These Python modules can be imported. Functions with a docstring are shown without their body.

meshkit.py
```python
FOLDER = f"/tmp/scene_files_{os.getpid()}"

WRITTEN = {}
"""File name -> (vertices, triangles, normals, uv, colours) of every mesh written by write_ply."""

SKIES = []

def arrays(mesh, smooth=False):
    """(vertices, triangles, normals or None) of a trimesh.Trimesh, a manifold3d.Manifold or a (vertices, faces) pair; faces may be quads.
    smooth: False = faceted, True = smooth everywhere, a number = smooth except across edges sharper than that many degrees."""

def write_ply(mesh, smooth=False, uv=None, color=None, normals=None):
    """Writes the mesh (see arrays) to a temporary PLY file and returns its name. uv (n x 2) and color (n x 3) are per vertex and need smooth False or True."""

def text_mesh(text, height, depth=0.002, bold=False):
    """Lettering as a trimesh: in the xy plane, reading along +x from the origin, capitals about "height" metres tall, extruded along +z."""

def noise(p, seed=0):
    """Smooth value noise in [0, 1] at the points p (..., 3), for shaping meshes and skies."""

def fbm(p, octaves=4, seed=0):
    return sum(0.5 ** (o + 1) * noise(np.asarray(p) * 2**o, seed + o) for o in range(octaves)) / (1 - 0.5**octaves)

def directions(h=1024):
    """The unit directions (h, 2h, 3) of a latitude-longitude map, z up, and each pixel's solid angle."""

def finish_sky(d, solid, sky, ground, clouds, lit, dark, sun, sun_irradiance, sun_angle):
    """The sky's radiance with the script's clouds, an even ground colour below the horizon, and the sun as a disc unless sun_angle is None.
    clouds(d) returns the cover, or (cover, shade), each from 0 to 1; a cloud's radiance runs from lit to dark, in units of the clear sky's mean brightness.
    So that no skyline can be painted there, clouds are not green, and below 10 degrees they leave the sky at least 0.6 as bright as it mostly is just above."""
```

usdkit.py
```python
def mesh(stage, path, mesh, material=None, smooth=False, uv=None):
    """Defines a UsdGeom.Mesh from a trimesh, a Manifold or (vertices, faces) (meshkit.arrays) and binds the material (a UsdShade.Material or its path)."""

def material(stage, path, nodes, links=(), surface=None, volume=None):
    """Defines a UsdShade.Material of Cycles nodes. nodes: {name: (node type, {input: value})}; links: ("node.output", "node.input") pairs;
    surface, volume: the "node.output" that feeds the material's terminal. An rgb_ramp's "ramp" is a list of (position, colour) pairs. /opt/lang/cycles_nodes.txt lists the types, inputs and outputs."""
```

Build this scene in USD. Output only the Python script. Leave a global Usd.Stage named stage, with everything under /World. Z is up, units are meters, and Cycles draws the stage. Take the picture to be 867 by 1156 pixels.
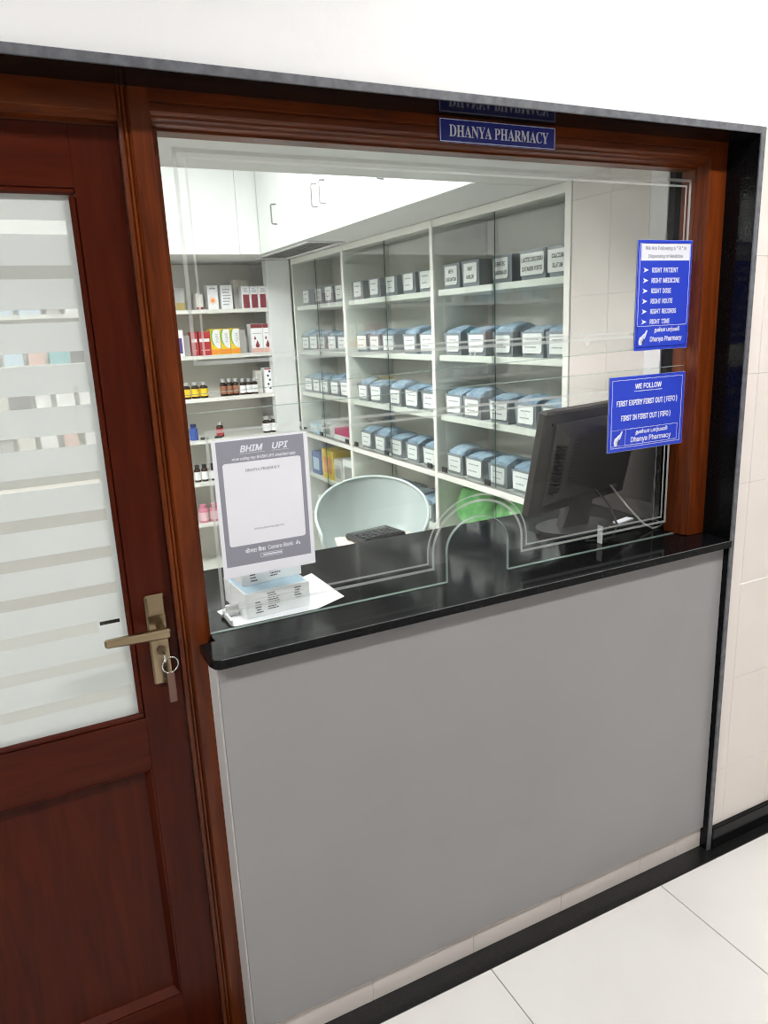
import glob, math, random
import numpy as np, trimesh, manifold3d as m3
from shapely import affinity, box as sbox, union_all
from shapely.geometry import Polygon, Point, LineString
from pxr import Gf, Sdf, Usd, UsdGeom, UsdShade
import meshkit, usdkit

stage = Usd.Stage.CreateInMemory()
UsdGeom.SetStageUpAxis(stage, 'Z'); UsdGeom.SetStageMetersPerUnit(stage, 1.0)
UsdGeom.Xform.Define(stage, '/World'); UsdGeom.Scope.Define(stage, '/World/Looks')
rnd = random.Random(7)

# ------------------------------------------------------------------ camera
# rows: image right, image down, view direction (world x along the front wall, y into the pharmacy, z up)
CAM = np.array([[0.89312025, -0.44787829, -0.04172826], [-0.14638833, -0.20168582, -0.96844891], [0.42533125, 0.87104986, -0.24569385]])
EYE = (0.0, -1.37, 1.663)
FOCAL_PX = 835.0
cam = UsdGeom.Camera.Define(stage, '/World/camera')
cam.CreateHorizontalApertureAttr(24.0); cam.CreateVerticalApertureAttr(24.0 * 1156 / 867)
cam.CreateFocalLengthAttr(24.0 * FOCAL_PX / 867)
cam.CreateClippingRangeAttr(Gf.Vec2f(0.05, 100))
M = Gf.Matrix4d(*CAM[0], 0, *(-CAM[1]), 0, *(-CAM[2]), 0, *EYE, 1)
cam.AddTransformOp().Set(M)
cam.CreateExposureAttr(0.22)
# light levels of the ceiling panels (built further down, as lamps where they hang)
HALL_LIGHT, SHOP_LIGHT = 68.0, 40.0

# ------------------------------------------------------------------ helpers
used = {}
def uniq(parent, name):
    k = (parent, name); n = used.get(k, -1) + 1; used[k] = n
    return name if n == 0 else f'{name}_{n:03d}'

def bx(x0, x1, y0, y1, z0, z1):
    m = trimesh.creation.box([abs(x1 - x0), abs(y1 - y0), abs(z1 - z0)])
    m.apply_translation([(x0 + x1) / 2, (y0 + y1) / 2, (z0 + z1) / 2]); return m

def cb(x0, x1, y0, y1, z0, z1, b=0.003):
    """a box with chamfered edges"""
    x0, x1 = min(x0, x1), max(x0, x1); y0, y1 = min(y0, y1), max(y0, y1); z0, z1 = min(z0, z1), max(z0, z1)
    b = min(b, .45 * min(x1 - x0, y1 - y0, z1 - z0)); p = []
    for ix in (0, 1):
        for iy in (0, 1):
            for iz in (0, 1):
                c = np.array([(x0, x1)[ix], (y0, y1)[iy], (z0, z1)[iz]]); s = np.array([1 - 2 * ix, 1 - 2 * iy, 1 - 2 * iz]) * b
                for k in range(3):
                    d = s.copy(); d[k] = 0; p.append(c + d)
    return trimesh.convex.convex_hull(np.array(p))

def join(*ms): return trimesh.util.concatenate(list(ms))

def poly(shape, depth):
    gs = [g for g in getattr(shape, 'geoms', [shape]) if g.area > 1e-9]
    return join(*[trimesh.creation.extrude_polygon(g, depth, engine='earcut') for g in gs])

def place(m, o, ex=(1, 0, 0), ey=(0, 0, 1)):
    ex, ey = np.array(ex, float), np.array(ey, float); n = np.cross(ex, ey)
    T = np.eye(4); T[:3, 0], T[:3, 1], T[:3, 2], T[:3, 3] = ex, ey, n, o
    m = m.copy(); m.apply_transform(T); return m
FRONT = ((1, 0, 0), (0, 0, 1))     # faces the hall
SIDE = ((0, -1, 0), (0, 0, 1))     # faces -x

def lathe(prof, n=20):
    return trimesh.creation.revolve(np.array(prof, float), sections=n)

def tube(pts, r, n=8, closed=False):
    pts = np.array(pts, float); out = []; k = len(pts)
    t = np.gradient(pts, axis=0)
    if closed: t = np.roll(pts, -1, 0) - np.roll(pts, 1, 0)
    t /= np.linalg.norm(t, axis=1, keepdims=True)
    a = np.cross(t, [0.13, 0.21, 0.97]); bad = np.linalg.norm(a, axis=1) < .15
    a[bad] = np.cross(t[bad], [1, 0, 0]); a /= np.linalg.norm(a, axis=1, keepdims=True); b = np.cross(t, a)
    rr = np.broadcast_to(r, (k,)); ang = np.arange(n) * 2 * np.pi / n
    v = (pts[:, None] + rr[:, None, None] * (np.cos(ang)[None, :, None] * a[:, None] + np.sin(ang)[None, :, None] * b[:, None])).reshape(-1, 3)
    f = []
    for i in range(k if closed else k - 1):
        j2 = (i + 1) % k
        for j in range(n):
            p, q, r_, s = i * n + j, i * n + (j + 1) % n, j2 * n + (j + 1) % n, j2 * n + j
            f += [[p, q, r_], [p, r_, s]]
    if not closed:
        v = np.vstack([v, pts[0], pts[-1]]); c0, c1 = len(v) - 2, len(v) - 1
        for j in range(n):
            f += [[c0, (j + 1) % n, j], [c1, (k - 1) * n + j, (k - 1) * n + (j + 1) % n]]
    m = trimesh.Trimesh(v, np.array(f), process=False); trimesh.repair.fix_normals(m); return m

FONTS = glob.glob('/opt/blender-*/*/datafiles/fonts')[0]
def text(s, h, width=None, font='Inter.woff2', bold=0, depth=0.0004, px=56, slant=0.0, center=True):
    """flat lettering as a mesh in xy; capitals about h tall, stretched to the given width"""
    from PIL import Image, ImageDraw, ImageFont
    f = ImageFont.truetype(f'{FONTS}/{font}', px)
    x0, y0, x1, y1 = f.getbbox(s, anchor='ls', stroke_width=bold)
    im = Image.new('L', (int(x1 - x0 + 8), int(y1 - y0 + 8)))
    ImageDraw.Draw(im).text((4 - x0, 4 - y0), s, 255, f, anchor='ls', stroke_width=bold)
    on = np.pad(np.asarray(im) > 127, ((0, 0), (1, 1))).astype(np.int8)
    rows, st = np.nonzero(np.diff(on, axis=1) == 1); en = np.nonzero(np.diff(on, axis=1) == -1)[1]
    sh = union_all(sbox(st, -rows - 1, en, -rows)).buffer(.6).buffer(-.6).simplify(.6)
    k = h / (px * .727)
    sh = affinity.affine_transform(sh, [k, k * slant, 0, k, 0, (4 - y0) * k])
    a, b, c, d = sh.bounds
    if width: sh = affinity.scale(sh, width / (c - a), 1, origin=(a, 0)); a, b, c, d = sh.bounds
    sh = affinity.translate(sh, -(a + c) / 2 if center else -a, 0)
    return poly(sh, depth)
def serif(s): return ''.join(chr(0x1D400 + ord(c) - 65) if 'A' <= c <= 'Z' else c for c in s)

# ------------------------------------------------------------------ materials
def mat(name, nodes, links, surface): return usdkit.material(stage, f'/World/Looks/{name}', nodes, links, surface=surface)
def plain(name, col, rough=.5, metal=0., spec=.5, bump=None, coat=0., ior=1.5):
    n = {'p': ('principled_bsdf', dict(base_color=col, roughness=rough, metallic=metal, specular_ior_level=spec, coat_weight=coat, coat_roughness=.08, ior=ior))}; l = []
    if bump:
        n |= {'g': ('geometry', {}), 't': ('noise_texture', dict(scale=bump[0], detail=4.0)), 'b': ('bump', dict(strength=bump[1], distance=bump[2]))}
        l = [('g.position', 't.vector'), ('t.fac', 'b.height'), ('b.normal', 'p.normal')]
    return mat(name, n, l, 'p.BSDF')
def mottled(name, c1, c2, scale, rough=.5, detail=4., spec=.5, stretch=(1, 1, 1), lo=.35, hi=.65, bump=0., coat=0., distortion=0., r2=None):
    n = {'g': ('geometry', {}), 'm': ('mapping', dict(scale=stretch)), 't': ('noise_texture', dict(scale=scale, detail=detail, roughness=.6, distortion=distortion)),
         'r': ('rgb_ramp', dict(ramp=[(0, c1), (lo, c1), (hi, c2), (1, c2)])), 'p': ('principled_bsdf', dict(roughness=rough, specular_ior_level=spec, coat_weight=coat, coat_roughness=.1))}
    l = [('g.position', 'm.vector'), ('m.vector', 't.vector'), ('t.fac', 'r.fac'), ('r.color', 'p.base_color')]
    if bump:
        n['b'] = ('bump', dict(strength=bump, distance=.002)); l += [('t.fac', 'b.height'), ('b.normal', 'p.normal')]
    return mat(name, n, l, 'p.BSDF')

W1, W2 = (.070, .0120, .0028), (.182, .037, .0055)
wood_v = mottled('wood_upright', W1, W2, 9, .28, 6, .3, (5, 5, .45), .3, .72, .08, .0, .6)
wood_h = mottled('wood_across', W1, W2, 9, .28, 6, .3, (.45, 5, 5), .3, .72, .08, .0, .6)
D1, D2 = (.046, .0060, .0022), (.082, .0120, .0038)
door_v = mottled('door_wood_upright', D1, D2, 9, .3, 6, .15, (5, 5, .45), .3, .72, .06, .0, .6)
door_h = mottled('door_wood_across', D1, D2, 9, .3, 6, .15, (.45, 5, 5), .3, .72, .06, .0, .6)
granite = mottled('black_granite', (.004, .004, .0045), (.018, .018, .021), 260, .09, 2, .15, lo=.55, hi=.75)
granite_floor = mottled('black_granite_floor', (.008, .008, .008), (.030, .028, .027), 220, .25, 2, .5, lo=.55, hi=.75)
granite_sawn = mottled('granite_sawn_edge', (.085, .088, .10), (.15, .155, .17), 40, .5, 5, .4)
wall_white = plain('white_wall_paint', (.88, .88, .88), .6, bump=(14, .25, .01))
far_paint = plain('far_wall_paint', (.36, .35, .335), .7)
ceil_white = plain('ceiling_white', (.82, .82, .81), .8)
tile_cream = mottled('cream_wall_tile', (.79, .72, .67), (.82, .755, .71), 2.2, .22, 3, .5)
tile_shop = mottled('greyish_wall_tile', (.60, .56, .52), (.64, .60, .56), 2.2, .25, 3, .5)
grout_m = plain('pale_grout', (.72, .66, .61), .8)
grout_dark = plain('floor_grout', (.16, .15, .14), .8)
floor_tile = mottled('white_vitrified_tile', (.73, .71, .685), (.77, .755, .73), 1.6, .22, 4, .5)
laminate = mottled('grey_laminate', (.305, .296, .297), (.33, .322, .322), 1.2, .45, 3, .4)
panel_white = plain('white_side_paint', (.74, .73, .72), .5)
cab_white = plain('white_cabinet_laminate', (.72, .75, .735), .35)
soffit_m = plain('soffit_laminate', (.66, .67, .645), .5)
shelf_white = plain('shelf_white', (.74, .75, .70), .4)
shelf_back = mottled('shelf_back_cream', (.64, .625, .57), (.69, .675, .62), 3, .5, 3)
alum = plain('brushed_aluminium', (.62, .62, .60), .35, 1.)
handle_m = plain('dull_steel_handle', (.20, .20, .20), .4, .6)
chrome = plain('chrome', (.75, .75, .76), .15, 1.)
brass = mottled('antique_brass', (.42, .30, .17), (.60, .47, .31), 30, .28, 3); 
brass = plain('antique_brass_metal', (.40, .31, .195), .24, 1.)
brass_dark = plain('dark_brass', (.20, .15, .09), .4, 1.)
black_plastic = plain('black_plastic', (.018, .018, .020), .4)
monitor_m = plain('dark_grey_plastic', (.050, .046, .044), .5, bump=(300, .1, .001))
screen_m = plain('screen_glass', (.01, .01, .012), .1)
white_plastic = plain('white_plastic', (.8, .8, .8), .35)
chair_m = plain('pale_plastic', (.45, .52, .51), .18, coat=.5)
paper = plain('white_paper', (.87, .875, .93), .7)
paper_grey = plain('poster_grey_ink', (.30, .30, .355), .6)
ink = plain('black_ink', (.03, .03, .03), .7)
ink_grey = plain('grey_ink', (.32, .32, .36), .7)
white_ink = plain('white_print', (.82, .83, .9), .5)
blue_sign = plain('blue_sign_vinyl', (.030, .065, .60), .3)
navy_sign = plain('navy_sign_vinyl', (.022, .030, .27), .3)
sign_edge = plain('acrylic_edge', (.55, .60, .75), .3)
dark_print = plain('dark_print', (.05, .05, .07), .5)
bin_m = plain('bin_plastic', (.25, .275, .31), .35)
label_m = plain('label_paper', (.88, .88, .88), .6)
blue_wrap = mottled('blue_wrap', (.21, .32, .46), (.40, .52, .64), 25, .3, 4)
green_wrap = mottled('green_wrap', (.08, .40, .09), (.25, .62, .22), 14, .25, 4)
def tint(name, c, r=.45): return plain(name, c, r)
c_red = tint('carton_red', (.42, .03, .035)); c_maroon = tint('carton_maroon', (.22, .035, .045)); c_yellow = tint('carton_yellow', (.80, .58, .03)); c_orange = tint('carton_orange', (.80, .28, .04))
c_green = tint('carton_green', (.20, .45, .06)); c_white = tint('carton_white', (.84, .85, .86)); c_cream = tint('carton_cream', (.62, .60, .55)); c_gold = tint('carton_gold', (.40, .30, .10))
c_pink = tint('pink_plastic', (.62, .22, .30)); c_purple = tint('purple_print', (.10, .05, .22)); c_blue = tint('blue_print', (.05, .10, .38)); c_amber = plain('amber_glass', (.030, .014, .008), .12)
c_teal = tint('carton_teal', (.10, .45, .50)); c_greybox = tint('carton_grey', (.40, .40, .39)); c_magenta = tint('carton_magenta', (.50, .03, .14)); c_skin = tint('carton_peach', (.70, .42, .36)); c_paleblue = tint('carton_pale_blue', (.50, .68, .82))
news_m = mottled('newsprint', (.50, .42, .36), (.68, .62, .56), 40, .8, 5)

def glassmat(name, colour, ior=1.5):
    return mat(name, {'t': ('transparent_bsdf', dict(color=colour)), 'g': ('glossy_bsdf', dict(color=(1, 1, 1), roughness=.0)), 'f': ('fresnel', dict(IOR=ior)), 'geo': ('geometry', {}),
                      'inv': ('math', dict(math_type='subtract', value1=1.)), 'mul': ('math', dict(math_type='multiply')), 'mx': ('mix_closure', {})},
               [('geo.backfacing', 'inv.value2'), ('inv.value', 'mul.value1'), ('f.fac', 'mul.value2'), ('mul.value', 'mx.fac'), ('t.BSDF', 'mx.closure1'), ('g.BSDF', 'mx.closure2')], 'mx.closure')
glass = glassmat('window_glass', (.975, .988, .98), 1.6)
shelf_glass = glassmat('cabinet_glass', (.955, .975, .965), 1.6)
clear_acrylic = glassmat('clear_acrylic', (.93, .95, .94), 1.5)
def veil(name, col, a, rough=.5):
    return mat(name, {'t': ('transparent_bsdf', {}), 'p': ('principled_bsdf', dict(base_color=col, roughness=rough)), 'mx': ('mix_closure', dict(fac=a))}, [('t.BSDF', 'mx.closure1'), ('p.BSDF', 'mx.closure2')], 'mx.closure')
etched = veil('etched_line', (.72, .76, .73), .25)
glass_edge = veil('glass_edge', (.38, .48, .44), .42, .2)
glass_edge_dark = veil('glass_edge_dark', (.10, .17, .15), .8, .15)
frost = mat('frosted_film', {'d': ('diffuse_bsdf', dict(color=(.87, .90, .885))), 'tr': ('translucent_bsdf', dict(color=(.62, .68, .65))), 'gl': ('glossy_bsdf', dict(color=(1, 1, 1), roughness=.25)),
                             'm1': ('mix_closure', dict(fac=.30)), 'm2': ('mix_closure', dict(fac=.04))},
            [('d.BSDF', 'm1.closure1'), ('tr.BSDF', 'm1.closure2'), ('m1.closure', 'm2.closure1'), ('gl.BSDF', 'm2.closure2')], 'm2.closure')
def lampmat(name, s): return mat(name, {'e': ('emission', dict(color=(1, .99, .975), strength=s))}, [], 'e.emission')
hall_lamp, shop_lamp = lampmat('hall_lamp', HALL_LIGHT), lampmat('shop_lamp', SHOP_LIGHT)

# ------------------------------------------------------------------ things
class Thing:
    def __init__(s, name, label=None, cat=None, loc=(0, 0, 0), group=None, kind=None, rz=0.):
        s.path = '/World/' + uniq('/World', name); s.loc = np.array(loc, float); s.rz = rz
        x = UsdGeom.Xform.Define(stage, s.path); x.AddTranslateOp().Set(Gf.Vec3d(*map(float, loc)))
        if rz: x.AddRotateZOp().Set(math.degrees(rz))
        s.prim = x.GetPrim(); s.info = dict(label=label, category=cat, group=group, kind=kind)
        for k, v in s.info.items():
            if v: s.prim.SetCustomDataByKey(k, v)
    def part(s, name, m, material, parent=None, label=None, kind=None, smooth=False, local=False):
        """m in world coordinates (or the thing's own when local)"""
        m = m.copy()
        if not local:
            m.apply_translation(-s.loc)
            if s.rz: m.apply_transform(trimesh.transformations.rotation_matrix(-s.rz, [0, 0, 1]))
        base = parent or s.path; p = base + '/' + uniq(base, name)
        pr = usdkit.mesh(stage, p, m, material, smooth=smooth).GetPrim()
        if label: pr.SetCustomDataByKey('label', label)
        if kind: pr.SetCustomDataByKey('kind', kind)
        return p
def single(name, m, material, label, cat, group=None, kind=None, smooth=False):
    p = '/World/' + uniq('/World', name); pr = usdkit.mesh(stage, p, m, material, smooth=smooth).GetPrim()
    for k, v in dict(label=label, category=cat, group=group, kind=kind).items():
        if v: pr.SetCustomDataByKey(k, v)
    return p
def dup(src, loc, label, rz=0., group=None):
    t = Thing(src.path.split('/')[-1].rstrip('0123456789').rstrip('_'), label, src.info['category'], loc, group or src.info['group'], rz=rz)
    t.prim.GetReferences().AddInternalReference(src.path); t.prim.SetInstanceable(True)
    return t
def structure(name, m, material, label, cat, smooth=False): return single(name, m, material, label, cat, kind='structure', smooth=smooth)

# ================================================================== SETTING: the hall
HX0, HX1, HY, HZ = -3.0, 5.0, -4.4, 2.95
t = Thing('floor', 'glossy white vitrified floor tiles in the hall with thin dark joints', 'floor', kind='structure')
t.part('base', bx(HX0, HX1, HY, .02, -.06, -.0025), grout_dark)
xs = [.908 + .6115 * k for k in range(-7, 8)]; ys = [-.036 - .6115 * k for k in range(0, 9)]
for i in range(len(xs) - 1):
    for j in range(len(ys) - 1):
        x0, x1, y1, y0 = max(xs[i], HX0), min(xs[i + 1], HX1), ys[j], max(ys[j + 1], HY)
        if x1 - x0 > .05 and y1 - y0 > .05: t.part('tile', cb(x0 + .0012, x1 - .0012, y0 + .0012, y1 - .0012, -.012, 0, .0007), floor_tile)
t = Thing('trim_1', 'polished black granite border strip let into the floor along the wall', 'floor border', kind='structure')
for a, b in ((-3, -.78), (.285, 1.765), (1.768, 3.2), (3.203, 5)):
    t.part('granite_strip', cb(a, b, -.034, .09 if b < 1.766 and a > 0 else .012, -.012, .001, .0008), granite_floor)
structure('floor_inside', bx(-1.4, 2.1, .09, 3.9, -.05, .0), floor_tile, 'pale floor inside the pharmacy behind the counter', 'floor')
structure('trim_2', bx(-.78, .283, -.034, .10, -.012, .002), granite_floor, 'black granite threshold under the wooden door', 'threshold')
structure('wall_front', join(bx(HX0, HX1, .01, .20, 2.10, HZ), bx(HX0, -.78, .012, .20, 0, 2.10)), wall_white, 'white painted wall above the granite lintel', 'wall')
structure('ceiling', bx(HX0, HX1, HY, .2, HZ, HZ + .06), ceil_white, 'flat white ceiling of the hall', 'ceiling')
structure('wall_back', bx(HX0, HX1, HY - .1, HY, 0, HZ), far_paint, 'beige wall on the far side of the hall', 'wall')
structure('wall_left', bx(HX0 - .1, HX0, HY, .2, 0, HZ), far_paint, 'beige wall at the left end of the hall', 'wall')
structure('wall_end', bx(HX1, HX1 + .1, HY, .2, 0, HZ), far_paint, 'beige wall at the far right end of the hall', 'wall')
# tiled wall right of the opening
t = Thing('wall_right', 'cream glazed wall tiles right of the black granite jamb', 'wall', kind='structure')
t.part('backing', bx(1.775, HX1, .018, .20, 0, 2.10), grout_m)
zs = [.075, .272, .576, .881, 1.186, 1.491, 1.796, 2.098]
for i in range(-1, 7):
    for j in range(7):
        x0, x1 = max(1.83 + .2 * i, 1.776), 1.83 + .2 * (i + 1)
        t.part('tile', cb(x0 + .0003, x1 - .0003, .010, .019, zs[j] + .0003, zs[j + 1] - .0003, .0007), tile_cream)
t = Thing('baseboard_right', 'black granite skirting below the cream wall tiles', 'baseboard', kind='structure')
for a, b in ((1.776, 3.2), (3.203, 5.0)): t.part('granite_strip', cb(a, b, -.004, .018, .0015, .074, .002), granite)
# ------------------------------------------------ granite portal
t = Thing('trim_3', 'black polished granite surround of the counter opening and door', 'granite surround', kind='structure')
t.part('lintel', bx(-.78, 1.775, .004, .100, 2.083, 2.0995), granite)
t.part('lintel_edge', cb(-.78, 1.759, 0, .0045, 2.0835, 2.1, .001), granite_sawn, label='rough sawn grey front edge of the lintel')
t.part('jamb', bx(1.757, 1.7745, .004, .20, 0.0, 2.083), granite)
t.part('jamb_edge', cb(1.758, 1.775, 0, .0045, .0, 2.0995, .001), granite_sawn, label='grey sawn front edge of the right jamb')
t.part('jamb', bx(-.78, -.7625, 0, .12, 0, 2.083), granite)
# ================================================================== SETTING: wooden frame
YF, YG = .096, .138
def moulding(prof, x0, x1, axis):
    """extrudes a (u, y) outline; axis 'z': u is x and runs x0..x1 in z; axis 'x': u is z and runs in x"""
    m = poly(Polygon(prof), x1 - x0); v = m.vertices.copy()
    m.vertices = np.stack([v[:, 0], v[:, 1], v[:, 2] + x0], 1) if axis == 'z' else np.stack([v[:, 2] + x0, v[:, 1], v[:, 0]], 1)
    trimesh.repair.fix_normals(m); return m
t = Thing('window_1', 'wooden framed serving window with two etched clear glass panes', 'window', kind='structure')
post = [(.2335, .118), (.2335, .101), (.238, .098), (.2405, .098), (.2425, .1015), (.2445, .098), (.2475, .098), (.2500, .1025), (.2535, .0985), (.2555, YF), (.288, YF), (.291, .0985), (.2965, .131), (.305, .131), (.305, .175), (.2335, .175)]
t.part('post', moulding(post, .0, 2.0829, 'z'), wood_v, smooth=25)
rp = [(1.757, YF), (1.757, .175), (1.683, .175), (1.683, .1315), (1.686, .1315), (1.689, .118), (1.6885, .116), (1.691, .107), (1.6935, .106), (1.695, .0985), (1.698, YF)]
t.part('side_jamb', moulding(rp, 1.031, 2.0829, 'z'), wood_v, smooth=25)
hd = [(2.0829, YF), (2.0829, .175), (2.022, .175), (2.022, .1315), (2.026, .1315), (2.030, .116), (2.034, .114), (2.037, .105), (2.0405, .104), (2.0425, .0985), (2.046, YF), (2.058, YF), (2.0595, .099), (2.062, .099), (2.064, YF)]
t.part('head', moulding(hd, .2885, 1.697, 'x'), wood_h, smooth=25)
t.part('head', moulding([(2.0829, YF), (2.0829, .175), (2.021, .175), (2.021, .1175), (2.025, .1175), (2.028, .105), (2.033, .104), (2.036, .099), (2.040, .099), (2.042, YF)], -.7625, .2335, 'x'), wood_h, smooth=25)
t.part('side_jamb', bx(-.7625, -.69, YF, .175, 0, 2.0829), wood_v)
# panes
def pane(shape, lines, name='glass_pane'):
    p = t.part(name, place(poly(shape, .008), (0, YG + .004, 0), *FRONT), glass)
    ring = shape.exterior.buffer(.0002, join_style=2)
    t.part('polished_edge', place(poly(shape.buffer(.0006, join_style=2).difference(shape.buffer(-.0008, join_style=2)), .0078), (0, YG + .0039, 0), *FRONT), glass_edge, p)
    for a, w, s in lines:
        t.part('etched_line', place(poly(s, .0004), (0, YG - .0042, 0), *FRONT), etched, p)
up = Polygon([(.296, 1.5415), (1.684, 1.5735), (1.684, 2.03), (.296, 2.03)])
def rect_line(x0, z0, x1, z1, w): return sbox(x0, z0, x1, z1).difference(sbox(x0 + w, z0 + w, x1 - w, z1 - w))
pane(up, [(0, 0, rect_line(.329, 1.599, 1.673, 1.997, .0075)), (0, 0, rect_line(.350, 1.613, 1.657, 1.982, .0045))])
arch = sbox(.904, 1.0, 1.088, 1.110).union(affinity.scale(Point(.996, 1.110).buffer(.092, 24), 1, .84))
lo = Polygon([(.296, 1.031), (1.684, 1.031), (1.684, 1.518), (.296, 1.505)]).difference(arch)
def inset(s, d): return s.buffer(-d, join_style=2, mitre_limit=3)
base = sbox(.296, 1.031, 1.684, 1.508)
def lane(d): return inset(base, d).difference(arch.buffer(d * .96, 24))
def ring(d, w): return lane(d).difference(lane(d + w))
lo_p = lo
pane(lo_p, [(0, 0, ring(.040, .0065)), (0, 0, ring(.0565, .0045))])
for x, z in ((.985, 1.588), (1.335, 1.592)):
    t.part('drilled_hole', place(poly(Point(x, z).buffer(.0085, 12).difference(Point(x, z).buffer(.0055, 12)), .0005), (0, YG - .0042, 0), *FRONT), etched)
t.part('glass_clip', join(cb(.352, .392, .212, .226, 1.0302, 1.040, .002), cb(.356, .362, .150, .226, 1.0302, 1.046, .002), cb(.366, .404, .226, .236, 1.034, 1.052, .002)), white_plastic, label='white plastic clip behind the lower glass corner')
# ================================================================== SETTING: door
DY = .115
t = Thing('door_1', 'dark wooden door with striped frosted glass above and a panel below', 'door', kind='structure')
def rail(x0, x1, z0, z1, m, nm, b=.0008): t.part(nm, cb(x0, x1, DY, DY + .036, z0, z1, b), m)
DX0, DX1 = -.688, .2322
rail(.150, DX1, .01, 2.02, door_v, 'stile'); rail(DX0, -.60, .01, 2.02, door_v, 'stile')
rail(-.60, .150, 1.917, 2.02, door_h, 'top_rail'); rail(-.60, .150, .768, .885, door_h, 'lock_rail'); rail(-.60, .150, .01, .172, door_h, 'bottom_rail')
t.part('panel', cb(-.602, .152, DY + .019, DY + .030, .165, .775, .001), door_v)
def bead(x0, x1, z0, z1, m, parentname):
    prof = [(0, .0), (.006, -.003), (.012, 0), (.012, .012), (0, .012)]
    for (a, b, c, d) in ((x0, x1, z0, z0 + .012), (x0, x1, z1 - .012, z1)):
        t.part('glazing_bead', cb(a, b, DY + .001, DY + .014, c, d, .004), door_h)
    for (a, b) in ((x0, x0 + .012), (x1 - .012, x1)):
        t.part('glazing_bead', cb(a, b, DY + .001, DY + .014, z0 + .012, z1 - .012, .004), door_v)
bead(-.601, .1505, .884, 1.918, door_h, 'glass')
def slope(pts): return trimesh.convex.convex_hull(np.array(pts, float))
PX0, PX1, PZ0, PZ1 = -.6, .15, .172, .768
ya, yb, w_ = DY + .002, DY + .0192, .016
for (z, sgn) in ((PZ0, 1), (PZ1, -1)):
    t.part('panel_moulding', slope([(PX0, ya, z), (PX1, ya, z), (PX0 + w_, yb, z + sgn * w_), (PX1 - w_, yb, z + sgn * w_), (PX0, yb, z), (PX1, yb, z), (PX0 + .004, ya - .001, z + sgn * .004), (PX1 - .004, ya - .001, z + sgn * .004)]), door_h)
for (x, sgn) in ((PX0, 1), (PX1, -1)):
    t.part('panel_moulding', slope([(x, ya, PZ0), (x, ya, PZ1), (x + sgn * w_, yb, PZ0 + w_), (x + sgn * w_, yb, PZ1 - w_), (x, yb, PZ0), (x, yb, PZ1), (x + sgn * .004, ya - .001, PZ0 + .004), (x + sgn * .004, ya - .001, PZ1 - .004)]), door_v)
dp = t.part('glass_pane', bx(-.60, .150, DY + .016, DY + .021, .886, 1.916), glass)
film = sbox(-.599, .8865, .1497, 1.9155)
for k in range(10):
    z = 1.853 - .0752 * k; film = film.difference(sbox(-.5, z - .0115, .129, z + .0115))
haze_m = veil('clear_stripe_haze', (.70, .72, .68), .38)
for k in range(10):
    z = 1.853 - .0752 * k; t.part('stripe', place(poly(sbox(-.499, z - .0113, .1288, z + .0113), .0003), (0, DY + .0157, 0), *FRONT), haze_m, dp)
film = film.difference(sbox(.089, 1.1015, .127, 1.1095))
t.part('frosted_film', place(poly(film, .0006), (0, DY + .0158, 0), *FRONT), frost, dp, label='white frosted film with ten clear stripes')
for k in (10, 11, 12):
    z = 1.853 - .0752 * k; t.part('faint_stripe', place(poly(sbox(-.5, z - .0115, .085 if k == 10 else .132, z + .0115), .0003), (0, DY + .0153, 0), *FRONT), veil(f'faint_stripe_{k}', (.86, .86, .79), .45), dp)
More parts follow.
